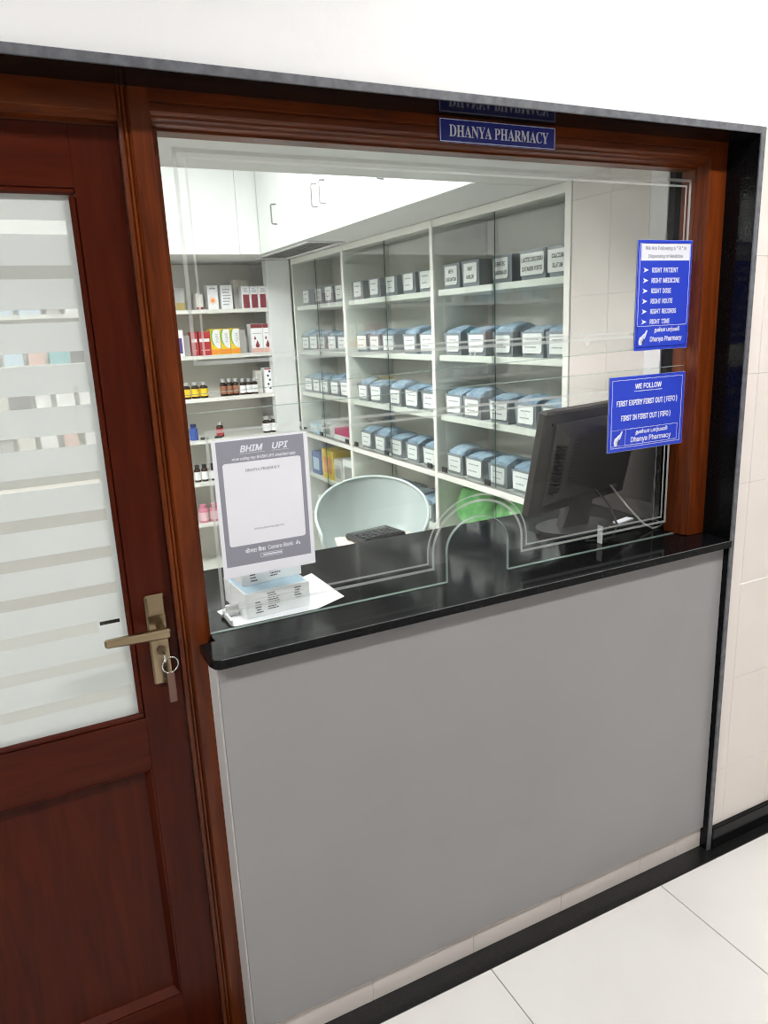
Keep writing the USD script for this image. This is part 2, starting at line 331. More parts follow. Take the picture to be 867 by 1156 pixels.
# handle
h = t.part('handle_plate', cb(.176, .2165, DY - .008, DY, .956, 1.152, .004), brass)
t.part('handle_cap', cb(.179, .2135, DY - .012, DY - .007, 1.108, 1.149, .004), brass, h)
t.part('lever', join(tube([(.200, DY - .006, 1.083), (.200, DY - .048, 1.083)], .0085, 12), trimesh.convex.convex_hull(np.vstack([cb(.188, .214, DY - .061, DY - .040, 1.074, 1.094, .004).vertices, cb(.088, .096, DY - .058, DY - .044, 1.078, 1.094, .004).vertices]))), brass, h)
t.part('keyhole', place(poly(Point(0, 0).buffer(.0095, 16), .004), (.197, DY - .008, 1.031), *FRONT), brass_dark, h, label='dark round lock cylinder')
t.part('screw', place(poly(Point(0, 0).buffer(.0035, 10), .0008), (.1965, DY - .008, .966), *FRONT), brass_dark, h)
t.part('inner_lever', cb(.066, .150, DY + .055, DY + .075, 1.070, 1.096, .003), black_plastic, h)
# keys
t = Thing('key_ring', 'key with split ring and brown tag hanging in the door lock', 'keys', (.199, DY - .02, 1.03))
t.part('key', join(cb(.1965, .1985, DY - .030, DY - .004, 1.026, 1.033, .0008), cb(.1955, .1995, DY - .046, DY - .028, 1.018, 1.037, .003)), chrome, smooth=30)
an = np.linspace(0, 2 * np.pi, 28, endpoint=False)
t.part('ring', tube(np.stack([.2065 + .0165 * np.cos(an), DY - .041 + .004 * np.cos(an), 1.010 + .0165 * np.sin(an)], 1), .0014, 6, True), chrome, smooth=True)
t.part('tag', cb(.197, .2125, DY - .0445, DY - .041, .928, .994, .002), plain('brown_tag', (.16, .085, .06), .35))
# ================================================================== counter
t = counter = Thing('serving_counter', 'serving counter with black granite top and plain grey laminate front', 'counter', (1.02, .05, 0))
t.part('body', bx(.286, 1.7565, .0245, .12, .075, 1.0085), panel_white, label='white painted end of the counter front')
t.part('front_panel', cb(.289, 1.7555, .0185, .026, .076, 1.0085, .001), laminate)
t.part('kick', bx(.286, 1.7565, .045, .12, .0, .075), panel_white)
t = Thing('baseboard_front', 'low row of beige skirting tiles under the grey counter front', 'baseboard', kind='structure')
ed = [.286, .594, .895, 1.194, 1.497, 1.644, 1.7565]
for a, b in zip(ed[:-1], ed[1:]): t.part('tile', cb(a + .0002, b - .0002, .0275, .046, .0012, .0745, .001), tile_cream)
t = counter
slab = Polygon([(.273, .06), (.274, .022), (.280, .003), (.290, -.005), (1.7565, -.005), (1.7565, .0955), (1.682, .0955), (1.682, .176), (1.7485, .176), (1.7485, .585), (.306, .585), (.306, .0955), (.273, .0955)])
t.part('slab', place(poly(slab, .020), (0, 0, 1.0095), (1, 0, 0), (0, 1, 0)), granite)
t.part('bevel_edge', tube([(.293, -.0045, 1.0292), (1.7563, -.0045, 1.0292)], .0009, 6), granite_sawn, label='thin light bevel along the front edge')
t.part('support_panel', bx(.32, 1.74, .54, .56, 0, 1.0095), panel_white)
t.part('support_panel', bx(.306, .324, .18, .56, 0, 1.0095), panel_white)
# ================================================================== signs
t = Thing('sign_board', 'long navy nameboard with white serif capitals on the wooden window head', 'sign', (1.034, YF - .004, 2.054))
sx0, sx1, sz0, sz1 = .8815, 1.1865, 2.0315, 2.0775
t.part('board', cb(sx0, sx1, YF - .005, YF - .0002, sz0, sz1, .0005), navy_sign)
t.part('border', place(poly(rect_line(sx0 + .001, sz0 + .001, sx1 - .001, sz1 - .001, .0013), .0003), (0, YF - .005, 0), *FRONT), white_ink)
t.part('lettering', place(text(serif('DHANYA PHARMACY'), .0235, .262, 'NotoSansMath-Regular.woff2'), (1.036, YF - .005, 2.043), *FRONT), white_ink, kind='stuff')

def hands(o, s, thing, parent=None):
    hand = Polygon([(0, 0), (.2, -.05), (.42, .05), (.62, .42), (.80, .80), (.98, 1.25), (.92, 1.30), (.68, .98), (.50, .92), (.30, .74), (.06, .62), (-.04, .3)]).buffer(.03)
    cuts = union_all([LineString([(.18 + .16 * k, .1 + .13 * k), (.32 + .16 * k, .48 + .16 * k)]).buffer(.022) for k in range(3)])
    m = poly(affinity.scale(hand.difference(cuts), s, s, origin=(0, 0)), .0003); thing.part('hand_emblem', place(m, o, *FRONT), white_ink, parent)
    k = Polygon([(.34, .02), (.48, .06), (.70, .46), (.62, .56), (.48, .42), (.36, .22)])
    thing.part('emblem_shade', place(poly(affinity.scale(k, s, s, origin=(0, 0)), .0002), np.array(o) + [0, -.0004, 0], *FRONT), dark_print, parent)
SY = .1335
def ln(thing, s, x, z, h, w, m=white_ink, **k): thing.part('lettering', place(text(s, h, w, **k), (x, SY - .0035, z), *FRONT), m, kind='stuff')
def sframe(thing, x0, z0, x1, z1, w=.0012): thing.part('border', place(poly(rect_line(x0, z0, x1, z1, w), .0003), (0, SY - .0035, 0), *FRONT), white_ink)
TAMIL = 'NotoSansTamil-VariableFont_wdth,wght.woff2'
t = Thing('sign_board', 'tall blue sign listing six rights of dispensing, upper right on the glass', 'sign', (1.59, SY, 1.57))
x0, x1, z0, z1 = 1.4905, 1.6865, 1.566, 1.846
t.part('board', cb(x0, x1, SY - .0035, SY, z0, z1, .0006), blue_sign)
t.part('rim', place(poly(rect_line(x0, z0, x1, z1, .0008), .0033), (0, SY - .0001, 0), *FRONT), sign_edge)
t.part('title_panel', place(poly(sbox(1.503, 1.795, 1.677, 1.838), .0003), (0, SY - .0035, 0), *FRONT), white_ink, label='white title panel')
for s, z, w in (('We Are Following 6 " R " in', 1.8215, .147), ('Dispensing of Medicine', 1.8015, .124)):
    t.part('lettering', place(text(s, .0088, w, bold=1), (1.590, SY - .0038, z), *FRONT), ink_grey, kind='stuff')
sframe(t, 1.4985, 1.574, 1.6795, 1.838)
sframe(t, 1.4985, 1.574, 1.6795, 1.630)
for k, s in enumerate(('PATIENT', 'MEDICINE', 'DOSE', 'ROUTE', 'RECORDS', 'TIME')):
    z = 1.7665 - .0262 * k
    t.part('arrow', place(poly(Polygon([(0, 0), (.019, .0065), (0, .013), (.005, .0065)]), .0003), (1.5125, SY - .0035, z - .0015), *FRONT), white_ink)
    t.part('lettering', place(text('RIGHT', .0115, .036, bold=2, center=False, px=90), (1.543, SY - .0035, z - .001), *FRONT), white_ink, kind='stuff')
    t.part('lettering', place(text(s, .0115, .0075 * len(s), bold=2, center=False, px=90), (1.5845, SY - .0035, z - .001), *FRONT), white_ink, kind='stuff')
ln(t, 'தன்யா பார்மஸி', 1.607, 1.6135, .010, .092, font=TAMIL, bold=1, px=44)
ln(t, 'Dhanya Pharmacy', 1.605, 1.5885, .0125, .117, bold=1)
hands((1.5075, SY - .0035, 1.582), .028, t)
t = Thing('sign_board', 'wide blue WE FOLLOW sign below the tall sign, in front of the monitor', 'sign', (1.55, SY, 1.30))
x0, x1, z0, z1 = 1.4095, 1.6865, 1.300, 1.5015
t.part('board', cb(x0, x1, SY - .0035, SY, z0, z1, .0006), blue_sign)
t.part('rim', place(poly(rect_line(x0, z0, x1, z1, .0008), .0033), (0, SY - .0001, 0), *FRONT), sign_edge)
sframe(t, 1.420, 1.310, 1.6765, 1.4925); sframe(t, 1.421, 1.315, 1.665, 1.360); sframe(t, 1.421, 1.315, 1.4725, 1.360, .0008)
ln(t, 'WE FOLLOW', 1.549, 1.4665, .0125, .097, bold=2)
t.part('underline', place(poly(sbox(1.498, 1.4590, 1.600, 1.4607), .0003), (0, SY - .0035, 0), *FRONT), white_ink)
ln(t, 'FIRST EXPIRY FIRST OUT ( FEFO )', 1.548, 1.4235, .0135, .222, bold=2)
ln(t, 'FIRST IN FIRST OUT ( FIFO )', 1.545, 1.3835, .0135, .182, bold=2)
ln(t, 'தன்யா பார்மஸி', 1.568, 1.3440, .010, .118, font=TAMIL, bold=1, px=44)
ln(t, 'Dhanya Pharmacy', 1.567, 1.3225, .0135, .150, bold=1)
hands((1.433, SY - .0035, 1.319), .028, t)
# ================================================================== payment poster
t = Thing('payment_poster', 'white and grey payment poster taped low on the left glass', 'poster', (.452, .133, 1.148))
PY = .1332
t.part('sheet', bx(.347, .5565, PY - .0004, PY, 1.148, 1.4465), paper)
g = sbox(.3555, 1.172, .5475, 1.4425).difference(sbox(.372, 1.222, .532, 1.390).buffer(.006))
t.part('grey_print', place(poly(g, .0001), (0, PY - .0004, 0), *FRONT), paper_grey, label='grey printed background')
def pl(s, x, z, h, w, m=white_ink, **k): t.part('lettering', place(text(s, h, w, depth=.0002, **k), (x, PY - .0005, z), *FRONT), m, kind='stuff')
pl('BHIM', .431, 1.4175, .0125, .050, bold=2, slant=.25); pl('UPI', .494, 1.4175, .0125, .037, bold=2, slant=.25)
t.part('underline', place(poly(sbox(.404, 1.4135, .460, 1.4141).union(sbox(.474, 1.4135, .513, 1.4141)), .0002), (0, PY - .0005, 0), *FRONT), white_ink)
pl('now using my BHIM UPI enabled app', .457, 1.4005, .0062, .140, slant=.2, bold=1)
pl(serif('DHANYA PHARMACY'), .452, 1.3745, .0062, .076, ink_grey, font='NotoSansMath-Regular.woff2')
pl('dhanyapharmacy@cnrb', .456, 1.2470, .0040, .066, ink_grey)
pl('केनरा बैंक', .421, 1.1975, .0085, .046, font='NotoSansDevanagari-Regular.woff2', bold=1, px=44)
pl('Canara Bank', .478, 1.1985, .0085, .058, bold=1)
t.part('bank_emblem', place(poly(Polygon([(0, 0), (.005, .010), (.0065, .006), (.0035, 0)]).union(Polygon([(.006, 0), (.009, .006), (.012, 0)])), .0002), (.5125, PY - .0005, 1.199), *FRONT), white_ink)
t.part('print_box', place(poly(rect_line(.431, 1.1835, .481, 1.1925, .0008), .0002), (0, PY - .0005, 0), *FRONT), white_ink)
t.part('print_line', place(poly(sbox(.437, 1.1865, .479, 1.1895), .0002), (0, PY - .0005, 0), *FRONT), white_ink)
# ================================================================== boxes on the counter
def printlines(w, hgt, rows, r, fill=.8):
    out = []
    for k in range(rows):
        z = hgt * (1 - (k + .5) / rows); a = r.uniform(0, .15) * w; L = w * r.uniform(.5, fill + .15)
        x = a
        while x < min(a + L, w):
            q = w * r.uniform(.06, .2); out.append(sbox(x, z - hgt / rows * .22, min(x + q, w), z + hgt / rows * .22)); x += q + w * .035
    return union_all(out)
single('paper_sheet', place(poly(Polygon([(.3635, .150), (.560, .150), (.645, .190), (.640, .395), (.352, .262)]).difference(union_all([Point(.361 - .0009 * k + .004, .163 + .0085 * k).buffer(.0022, 6) for k in range(9)])), .0006), (0, 0, 1.0298), (1, 0, 0), (0, 1, 0)), paper, 'sheet of perforated computer paper lying under the white boxes', 'paper')
def carton(name, label, o, ang, w, d, hgt, spec, extra=()):
    """front face local -y from x=0..w; spec: list of (x, z, w, h, rows)"""
    t = Thing(name, label, 'box', o, rz=ang)
    b = t.part('carton', cb(0, w, 0, d, 0, hgt, .0012), c_white, local=True)
    for x, z, ww, hh, rows in spec:
        t.part('print', place(poly(printlines(ww, hh, rows, rnd), .0002), (x, -.0001, z), *FRONT), ink, b, local=True, kind='stuff')
    for nm, m, mm in extra: t.part(nm, m, mm, b, local=True)
    return t
carton('medicine_box', 'white medicine carton with blue top, lower one of the counter stack', (.398, .172, 1.0306), .06, .158, .150, .060, [(.022, .008, .02, .03, 5), (.052, .012, .03, .042, 8), (.118, .024, .018, .03, 5)],
       [('blue_flap', bx(.003, .155, .004, .146, .0599, .0603), c_paleblue)])
carton('medicine_box', 'white medicine carton standing on the lower one behind the poster', (.408, .222, 1.0912), .10, .150, .085, .062, [(.018, .006, .022, .05, 7), (.066, .01, .03, .046, 8), (.112, .03, .018, .024, 3)])
# ================================================================== monitor
mx, my, mz, yaw, tilt, MH, MW = 1.258, .272, 1.11, .22, .20, .309, .463
ux = np.array([math.cos(yaw), math.sin(yaw), 0]); bk = np.array([math.sin(yaw), -math.cos(yaw), 0]); upv = math.cos(tilt) * np.array([0, 0, 1]) + math.sin(tilt) * bk; nb = np.cross(ux, upv)
if nb @ bk < 0: nb = -nb
def mon(m):  # local: x across, y = up along the back, z = outwards from the back
    T = np.eye(4); T[:3, 0], T[:3, 1], T[:3, 2], T[:3, 3] = ux, upv, nb, (mx, my, mz); m = m.copy(); m.apply_transform(T); return m
t = Thing('computer_monitor', 'dark grey computer monitor seen from behind on the counter', 'monitor', (1.5, .38, 1.03))
t.part('housing', mon(cb(0, MW, 0, MH, -.032, 0, .006)), monitor_m)
t.part('screen', mon(bx(.02, MW - .02, .025, MH - .02, -.0335, -.0315)), screen_m)
hump = trimesh.convex.convex_hull(np.vstack([cb(.05, MW - .05, .03, MH - .035, -.002, .002, .0005).vertices, cb(.085, MW - .085, .05, MH - .07, .015, .024, .003).vertices]))
hp = t.part('back_cover', mon(hump), monitor_m)
for k in range(13):
    t.part('vent_slot', mon(bx(.058, .098, .07 + .0115 * k, .075 + .0115 * k, .0, .0235)), black_plastic, hp)
for k in range(13):
    t.part('vent_slot', mon(bx(.112, .150, .085 + .0115 * k, .090 + .0115 * k, .022, .0245)), black_plastic, hp)
for sx in (.03, .07): t.part('screw', mon(place(poly(Point(0, 0).buffer(.004, 10), .002), (sx, MH - .03 - sx * .15, 0), (1, 0, 0), (0, 1, 0))), chrome)
c = np.array([mx, my, 0]) + ux * MW / 2 - bk * .02
neck = trimesh.convex.convex_hull(np.vstack([bx(c[0] - .05, c[0] + .05, c[1] - .012, c[1] + .016, 1.04, 1.05).vertices, mon(bx(MW / 2 - .045, MW / 2 + .045, .06, .10, -.02, .01)).vertices]))
t.part('neck', neck, monitor_m)
st = trimesh.creation.cylinder(1, .012, sections=40); st.apply_scale([.125, .09, 1]); st.apply_translation([c[0], c[1], 1.0362])
t.part('stand_base', st, black_plastic, smooth=30)
structure('trim_7', cb(1.7445, 1.7495, .2815, .575, 1.031, 1.33, .001), plain('brown_board', (.05, .044, .040), .6, spec=.2), 'dark brown board against the right wall behind the monitor', 'board')
cur = [(1.52, .304, 1.162), (1.53, .245, 1.12), (1.525, .205, 1.07), (1.50, .190, 1.036), (1.45, .196, 1.0335), (1.415, .212, 1.0335), (1.44, .230, 1.0335), (1.50, .232, 1.0335), (1.58, .236, 1.0335), (1.65, .246, 1.0335), (1.715, .275, 1.0335)]
t.part('cable', tube(np.array(cur), .0035, 7), black_plastic, smooth=True)
cur2 = [(1.60, .322, 1.162), (1.615, .26, 1.10), (1.64, .215, 1.05), (1.665, .200, 1.0335), (1.70, .205, 1.0335), (1.735, .225, 1.0335)]
t.part('cable', tube(np.array(cur2), .0032, 7), plain('grey_cable', (.35, .34, .33), .4), label='grey power cable', smooth=True)
t = Thing('acrylic_holder', 'small clear acrylic holder standing below the monitor', 'card holder', (1.45, .185, 1.0296))
t.part('back_plate', bx(1.441, 1.460, .188, .1905, 1.0297, 1.095), clear_acrylic); t.part('edge_strip', bx(1.4395, 1.4415, .172, .191, 1.0297, 1.082), white_plastic); t.part('foot', bx(1.4415, 1.462, .17, .188, 1.0297, 1.0325), clear_acrylic)
single('paper_slip', place(poly(Polygon([(0, 0), (.075, .018), (.068, .042), (-.006, .024)]), .004), (1.63, .300, 1.0298), (1, 0, 0), (0, 1, 0)), paper, 'folded white paper slip on the counter behind the monitor stand', 'paper')
# ================================================================== SETTING: pharmacy room
XR, YB = 1.75, 3.5
structure('wall_shop_right', join(bx(1.7585, 2.08, .20, .69, 0, 2.10), bx(2.08, 2.15, .20, 3.9, 0, 2.75)), grout_m, 'wall behind the glass cabinets on the right of the pharmacy', 'wall')
t = Thing('wall_shop_tiles', 'grey cream wall tiles between the window and the nearest glass cabinet', 'wall', kind='structure')
for (a, b) in ((.350, .512), (.512, .692)):
    for (c, d) in ((.0, .508), (.508, .813), (.813, 1.118), (1.118, 1.423), (1.423, 1.728), (1.728, 2.033), (2.033, 2.10)):
        t.part('tile', cb(XR, XR + .008, a + .0002, b - .0002, c + .0002, d - .0002, .0005), tile_shop)
structure('trim_4', cb(XR - .001, XR + .02, .176, .280, 1.03, 2.10, .002), granite, 'black granite lining of the window opening inside the pharmacy', 'granite lining')
structure('trim_5', cb(XR - .0025, XR + .02, .281, .349, 1.03, 2.10, .002), panel_white, 'white strip beside the granite lining inside the window', 'wall edge')
structure('wall_shop_back', bx(-1.4, 2.15, 3.82, 3.9, 0, 2.75), wall_white, 'back wall of the pharmacy room behind the shelves', 'wall')
structure('wall_shop_left', bx(-1.5, -1.4, .2, 3.9, 0, 2.75), wall_white, 'left wall of the pharmacy room', 'wall')
structure('wall_shop_front', join(bx(-1.5, 2.15, .178, .20, 2.10, 2.75), bx(-1.5, -.78, .178, .20, 0, 2.10)), wall_white, 'inner face of the front wall above the serving window', 'wall')
structure('ceiling_shop', bx(-1.5, 2.15, .178, 3.9, 2.75, 2.80), ceil_white, 'white ceiling of the pharmacy room', 'ceiling')
# overhead cabinets
def strap(thing, x, y, z0, z1, normal):
    n = np.array(normal, float); o = np.array([x, y, 0.])
    pts = [o + n * -.001 + [0, 0, z0], o + n * .026 + [0, 0, z0 + .001], o + n * .030 + [0, 0, z0 + .006], o + n * .030 + [0, 0, z1 - .006], o + n * .026 + [0, 0, z1 - .001], o + n * -.001 + [0, 0, z1]]
    return tube(np.array(pts), .0042, 8)
t = Thing('overhead_cabinet', 'long white overhead cabinet with steel handles above the glass cabinets', 'cabinet', (1.6, 2.1, 2.1))
XO = 1.447
t.part('carcass', bx(XO + .019, 2.075, .83, 3.12, 2.118, 2.748), soffit_m)
t.part('bottom_panel', bx(XO + .019, 2.075, .83, 3.819, 2.1005, 2.118), soffit_m)
for a, b, hy in ((2.7285, 3.12, 2.785), (2.0915, 2.7275, 2.178), (1.4865, 2.0905, 2.075), (.83, 1.4855, .90)):
    d = t.part('door', cb(XO, XO + .0185, a, b, 2.099, 2.748, .0015), cab_white)
    t.part('handle', strap(t, XO, hy, 2.225, 2.328, (-1, 0, 0)), handle_m, d, smooth=40)
d = t.part('handle', strap(t, XO, 1.470, 2.225, 2.328, (-1, 0, 0)), handle_m, smooth=40)
t = Thing('overhead_cabinet', 'plain white overhead cabinet above the open shelves at the back', 'cabinet', (.3, 3.3, 2.1))
t.part('carcass', bx(-1.399, XO + .018, 3.149, 3.819, 2.1005, 2.748), soffit_m)
for a, b in ((-1.398, -.8605), (-.8595, -.3175), (-.3165, .2265), (.2275, .77), (.771, 1.3225)): t.part('door', cb(a, b, 3.130, 3.1485, 2.099, 2.748, .0006), cab_white)
t.part('filler_strip', cb(1.3235, XO, 3.121, 3.1485, 2.099, 2.748, .0015), cab_white)
t = Thing('overhead_cabinet', 'overhead cabinet over the window seen from below as a grey soffit', 'cabinet', (.2, .5, 2.1))
t.part('bottom_panel', bx(-1.399, 2.075, .201, .826, 2.1005, 2.118), soffit_m)
t.part('carcass', bx(-1.399, XO + .3, .201, .806, 2.118, 2.748), soffit_m); t.part('door', cb(-1.398, .02, .8065, .826, 2.119, 2.748, .0015), cab_white); t.part('door', cb(.023, XO - .002, .8065, .826, 2.119, 2.748, .0015), cab_white)
# vent
t = Thing('air_vent', 'white louvred air grille in the soffit above the far cabinet', 'vent', (1.6, 2.8, 2.1))
va = (1.485, 1.70, 2.44, 3.36)
t.part('duct', bx(va[0] + .005, va[1] - .005, va[2] + .005, va[3] - .005, 2.0992, 2.1003), c_greybox)
t.part('frame', place(poly(rect_line(va[0], va[2], va[1], va[3], .012), .008), (0, 0, 2.0915), (1, 0, 0), (0, 1, 0)), white_plastic)
for k in range(6):
    x = va[0] + .018 + k * .031; t.part('louvre', trimesh.convex.convex_hull(np.array([(x, va[2] + .01, 2.0925), (x + .003, va[2] + .01, 2.0925), (x + .019, va[2] + .01, 2.099), (x + .016, va[2] + .01, 2.099), (x, va[3] - .01, 2.0925), (x + .003, va[3] - .01, 2.0925), (x + .019, va[3] - .01, 2.099), (x + .016, va[3] - .01, 2.099)])), white_plastic)
# ================================================================== glass fronted cabinets
ZS = [1.8015, 1.516, 1.244, .972, .690, .41]     # shelf tops
BAY = [(2.6, 3.46, 'farthest'), (1.61, 2.6, 'middle'), (.70, 1.61, 'nearest')]
DEPTH = .30
for bi, (ya, yb, nm) in enumerate(BAY):
    t = Thing('glass_cabinet', f'white {nm} glass-fronted medicine cabinet on the right wall', 'cabinet', (1.9, (ya + yb) / 2, 0))
    t.part('back_panel', bx(XR + DEPTH - .008, XR + DEPTH + .01, ya, yb, 0, 2.10), shelf_back)
    t.part('side_post', cb(XR - .004, XR + DEPTH - .01, ya - (.0 if bi < 2 else .008), ya + .014 + .012, .0, 2.099, .002), shelf_white)
    if bi == 0: t.part('side_post', cb(XR + .004, XR + DEPTH - .01, yb - .02, yb, .0, 2.099, .002), shelf_white)
    y0, y1 = ya + .0265, yb - (.0205 if bi == 0 else .0005)
    t.part('top_rail', cb(XR, XR + .06, y0, y1, 2.066, 2.099, .002), shelf_white)
    t.part('plinth', bx(XR + .01, XR + DEPTH - .01, y0, y1, 0, .09), shelf_white)
    for k, z in enumerate(ZS):
        xf = XR + .022 if k != 3 else XR - .003
        t.part('shelf', cb(xf, XR + DEPTH - .009, y0, y1, z - .026, z, .0015), shelf_white)
    t.part('track', bx(XR + .0, XR + .019, y0, y1, ZS[3] + .0005, ZS[3] + .007), alum)
    ym = (y0 + y1) / 2 + (.02 if bi == 0 else .0)
    for (za, zb) in ((ZS[3] + .0075, 2.065), (.092, ZS[3] - .027)):
        for (a, b, x) in ((ym - .02, y1 - .001, XR + .004), (y0 + .001, ym + .012, XR + .0125)):
            p = t.part('sliding_pane', bx(x, x + .005, a, b, za, zb), shelf_glass)
            t.part('pane_edge', bx(x + .0003, x + .0047, a - .0012 if x < XR + .008 else a, a if x < XR + .008 else a + .0012, za, zb), glass_edge_dark, p)
        if za > .9:
            for yy in (y0 + .05, ym + .03, y1 - .06): t.part('pull', cb(XR - .004, XR + .0035, yy - .022, yy + .022, za + .002, za + .026, .002), black_plastic)
# corner post
structure('trim_6', cb(1.590, XR + .003, 3.485, 3.56, 0, 2.10, .002), cab_white, 'pale corner panel between the open shelves and the glass cabinets', 'corner panel')
# ---------------- bins
def make_bin(name, label, wid, lw, lh, heap, words=None, seed=0):
    """origin: middle of the front edge on the shelf, front towards -x"""
    r = random.Random(seed); t = Thing(name, label, 'storage bin', (0, 0, 0), 'labelled medicine bins in the glass cabinets')
    d, hh, w = .20, (.105 if words else .096), wid
    o = m3.Manifold.hull_points(np.array([(0.006, s * (w / 2 - .006), 0) for s in (-1, 1)] + [(d - .006, s * (w / 2 - .006), 0) for s in (-1, 1)] + [(0, s * w / 2, hh) for s in (-1, 1)] + [(d, s * w / 2, hh) for s in (-1, 1)]))
    i = m3.Manifold.hull_points(np.array([(.009, s * (w / 2 - .009), .003) for s in (-1, 1)] + [(d - .009, s * (w / 2 - .009), .003) for s in (-1, 1)] + [(.004, s * (w / 2 - .004), hh + .01) for s in (-1, 1)] + [(d - .004, s * (w / 2 - .004), hh + .01) for s in (-1, 1)]))
    mm = (o - i).to_mesh(); body = trimesh.Trimesh(mm.vert_properties[:, :3], mm.tri_verts)
    b = t.part('body', body, bin_m, local=True)
    off = r.uniform(-.006, .006)
    card = Polygon([(-lw / 2, 0), (lw / 2 - .008, 0), (lw / 2, .01), (lw / 2, lh - .006), (lw / 2 - .004, lh), (-lw / 2, lh)])
    lp = t.part('label_card', place(poly(card, .0006), (-.0008, off, .016), *SIDE), label_m, local=True)
    if words:
        for k, s in enumerate(words): t.part('lettering', place(text(s, lh * .19, min(lw * .9, .0092 * len(s)), bold=1, px=36, depth=.0003), (-.0014, off, .016 + lh * (.62 - .42 * k)), *SIDE), ink, lp, local=True, kind='stuff')
    else:
        for k in range(2): t.part('print_line', place(poly(printlines(lw * .75, lh * .15, 1, r), .0003), (-.0014, off + lw * .4, .016 + lh * (.64 - .40 * k)), *SIDE), ink_grey, lp, local=True, kind='stuff')
    if heap:
        n = 9; gx, gy = np.meshgrid(np.linspace(0, 1, n), np.linspace(-1, 1, n), indexing='ij')
        z = hh - .012 + heap * (np.clip(1 - gy ** 2 * .18, 0, 1)) * np.sin(np.pi * np.clip(gx * .8 + .18, 0, 1)) * (.85 + .3 * meshkit.noise(np.stack([gx * 4, gy * 3, np.full_like(gx, seed)], -1), seed))
        top = np.stack([.010 + gx * (d - .02), gy * (w / 2 - .010), z], -1).reshape(-1, 3); bot = top.copy(); bot[:, 2] = .02
        f = []
        for a in range(n - 1):
            for c in range(n - 1):
                p = a * n + c; f += [[p, p + n, p + n + 1], [p, p + n + 1, p + 1]]
        f = np.array(f); bnd = [k for k in range(n)] + [k * n + n - 1 for k in range(1, n)] + [(n - 1) * n + k for k in range(n - 2, -1, -1)] + [k * n for k in range(n - 2, 0, -1)]
        side = [];
        for a, c in zip(bnd, bnd[1:] + bnd[:1]): side += [[a, c, c + n * n], [a, c + n * n, a + n * n]]
        hm = trimesh.Trimesh(np.vstack([top, bot]), np.vstack([f, f[:, ::-1] + n * n, np.array(side)]), process=False); trimesh.repair.fix_normals(hm)
        t.part('blue_packets', hm, blue_wrap, local=True, smooth=60)
    return t
ORD = ['first', 'second', 'third', 'fourth', 'fifth']; ORD7 = ['first', 'second', 'third', 'fourth', 'fifth', 'sixth', 'seventh']; ROWN = ['top', 'second', 'third', 'fourth', 'fifth']
POS = [  # shelf index -> bays (far, middle, near) -> y of the bins, left to right in the photograph
    (0, [[3.30, 3.08, 2.92, 2.76], [2.50, 2.29, 2.10, 1.91, 1.745], [1.52, 1.37, 1.145, .95, .80]]),
    (1, [[3.36, 3.22, 3.08, 2.91, 2.76], [2.48, 2.32, 2.15, 1.92, 1.75], [1.52, 1.33, 1.14, .95, .80]]),
    (2, [[3.36, 3.22, 3.08, 2.91, 2.75], [2.50, 2.33, 2.10, 1.92, 1.75], [1.52, 1.37, 1.17, .99, .82]]),
    (3, [[], [2.48, 2.30, 2.11, 1.93, 1.75], [1.52, 1.36, 1.18, 1.01, .82]]),
    (4, [[], [2.2, 1.99, 1.80], []])]
WORDS = {(2, 0): ('METH', 'CARCANTIM'), (2, 1): ('RANT', 'NUKLOR'), (2, 2): ('DERATEC', 'TRANSKAN AES'), (2, 3): ('LACTIC 200,500U', 'CATAMIN FORTE'), (2, 4): ('CALCIUM', 'GLATUM')}
protos, nvar = {}, 0
for si, bays in POS:
    for bi, ys in enumerate(bays):
        gaps = [abs(a - b) for a, b in zip(ys, ys[1:])]
        for k, y in enumerate(ys):
            lab = f'grey-blue bin, {ORD[k]} from the left on the {ROWN[si]} shelf, {BAY[bi][2]} glass cabinet'
            loc = (XR + .036, y, ZS[si] + .0005)
            if si == 0 and bi == 2:
                wid, lw = (.135, .098) if k not in (3,) else (.155, .138)
                if k == 4: wid, lw = .125, .11
                b = make_bin('medicine_bin', lab, wid, lw, .078, 0, WORDS[(2, k)], 50 + k); b.prim.GetAttribute('xformOp:translate').Set(Gf.Vec3d(*loc)); continue
            v = (0 if si == 0 else 1 + (k + si + bi) % 4)
            if v not in protos:
                b = make_bin('medicine_bin', lab, .138, [.092, .112, .104, .116, .098][v], [.076, .072, .068, .074, .070][v], [0, .040, .048, .036, .044][v], None, 10 + v)
                b.prim.GetAttribute('xformOp:translate').Set(Gf.Vec3d(*loc)); protos[v] = b
            else: dup(protos[v], loc, lab)
# ---------------- cartons and bottles
def simple_box(name, label, x, y, z, w, d, h, m, deco=(), group=None, ang=0.):
    """front face -y centred at x; deco: (part name, shape in (0..w,0..h), material)"""
    t = Thing(name, label, 'box', (x, y, z + .0004), group, rz=ang)
    b = t.part('carton', cb(-w / 2, w / 2, 0, d, 0, h, .0012), m, local=True)
    for nm, s, mm in deco: t.part(nm, place(poly(affinity.translate(s, -w / 2, 0), .0003), (0, 0, 0), *FRONT), mm, b, local=True)
    return t
def px_x(u, y=3.53, z=1.5):   # x in the plane of the back shelves that the photograph shows at column u, at about the height z
    lo_, hi_ = .4, 2.2
    for _ in range(40):
        mid = (lo_ + hi_) / 2; d = CAM @ (np.array([mid, y, z]) - np.array(EYE)); uu = d[0] / d[2] * FOCAL_PX + 433.5
        lo_, hi_ = (mid, hi_) if uu < u else (lo_, mid)
    return lo_
YS = 3.53
t = Thing('open_shelf', 'white open shelf unit on the back wall holding cartons and bottles', 'shelf unit', (.1, 3.65, 0))
t.part('back_panel', bx(-1.4, 1.588, 3.80, 3.819, 0, 2.099), shelf_back)
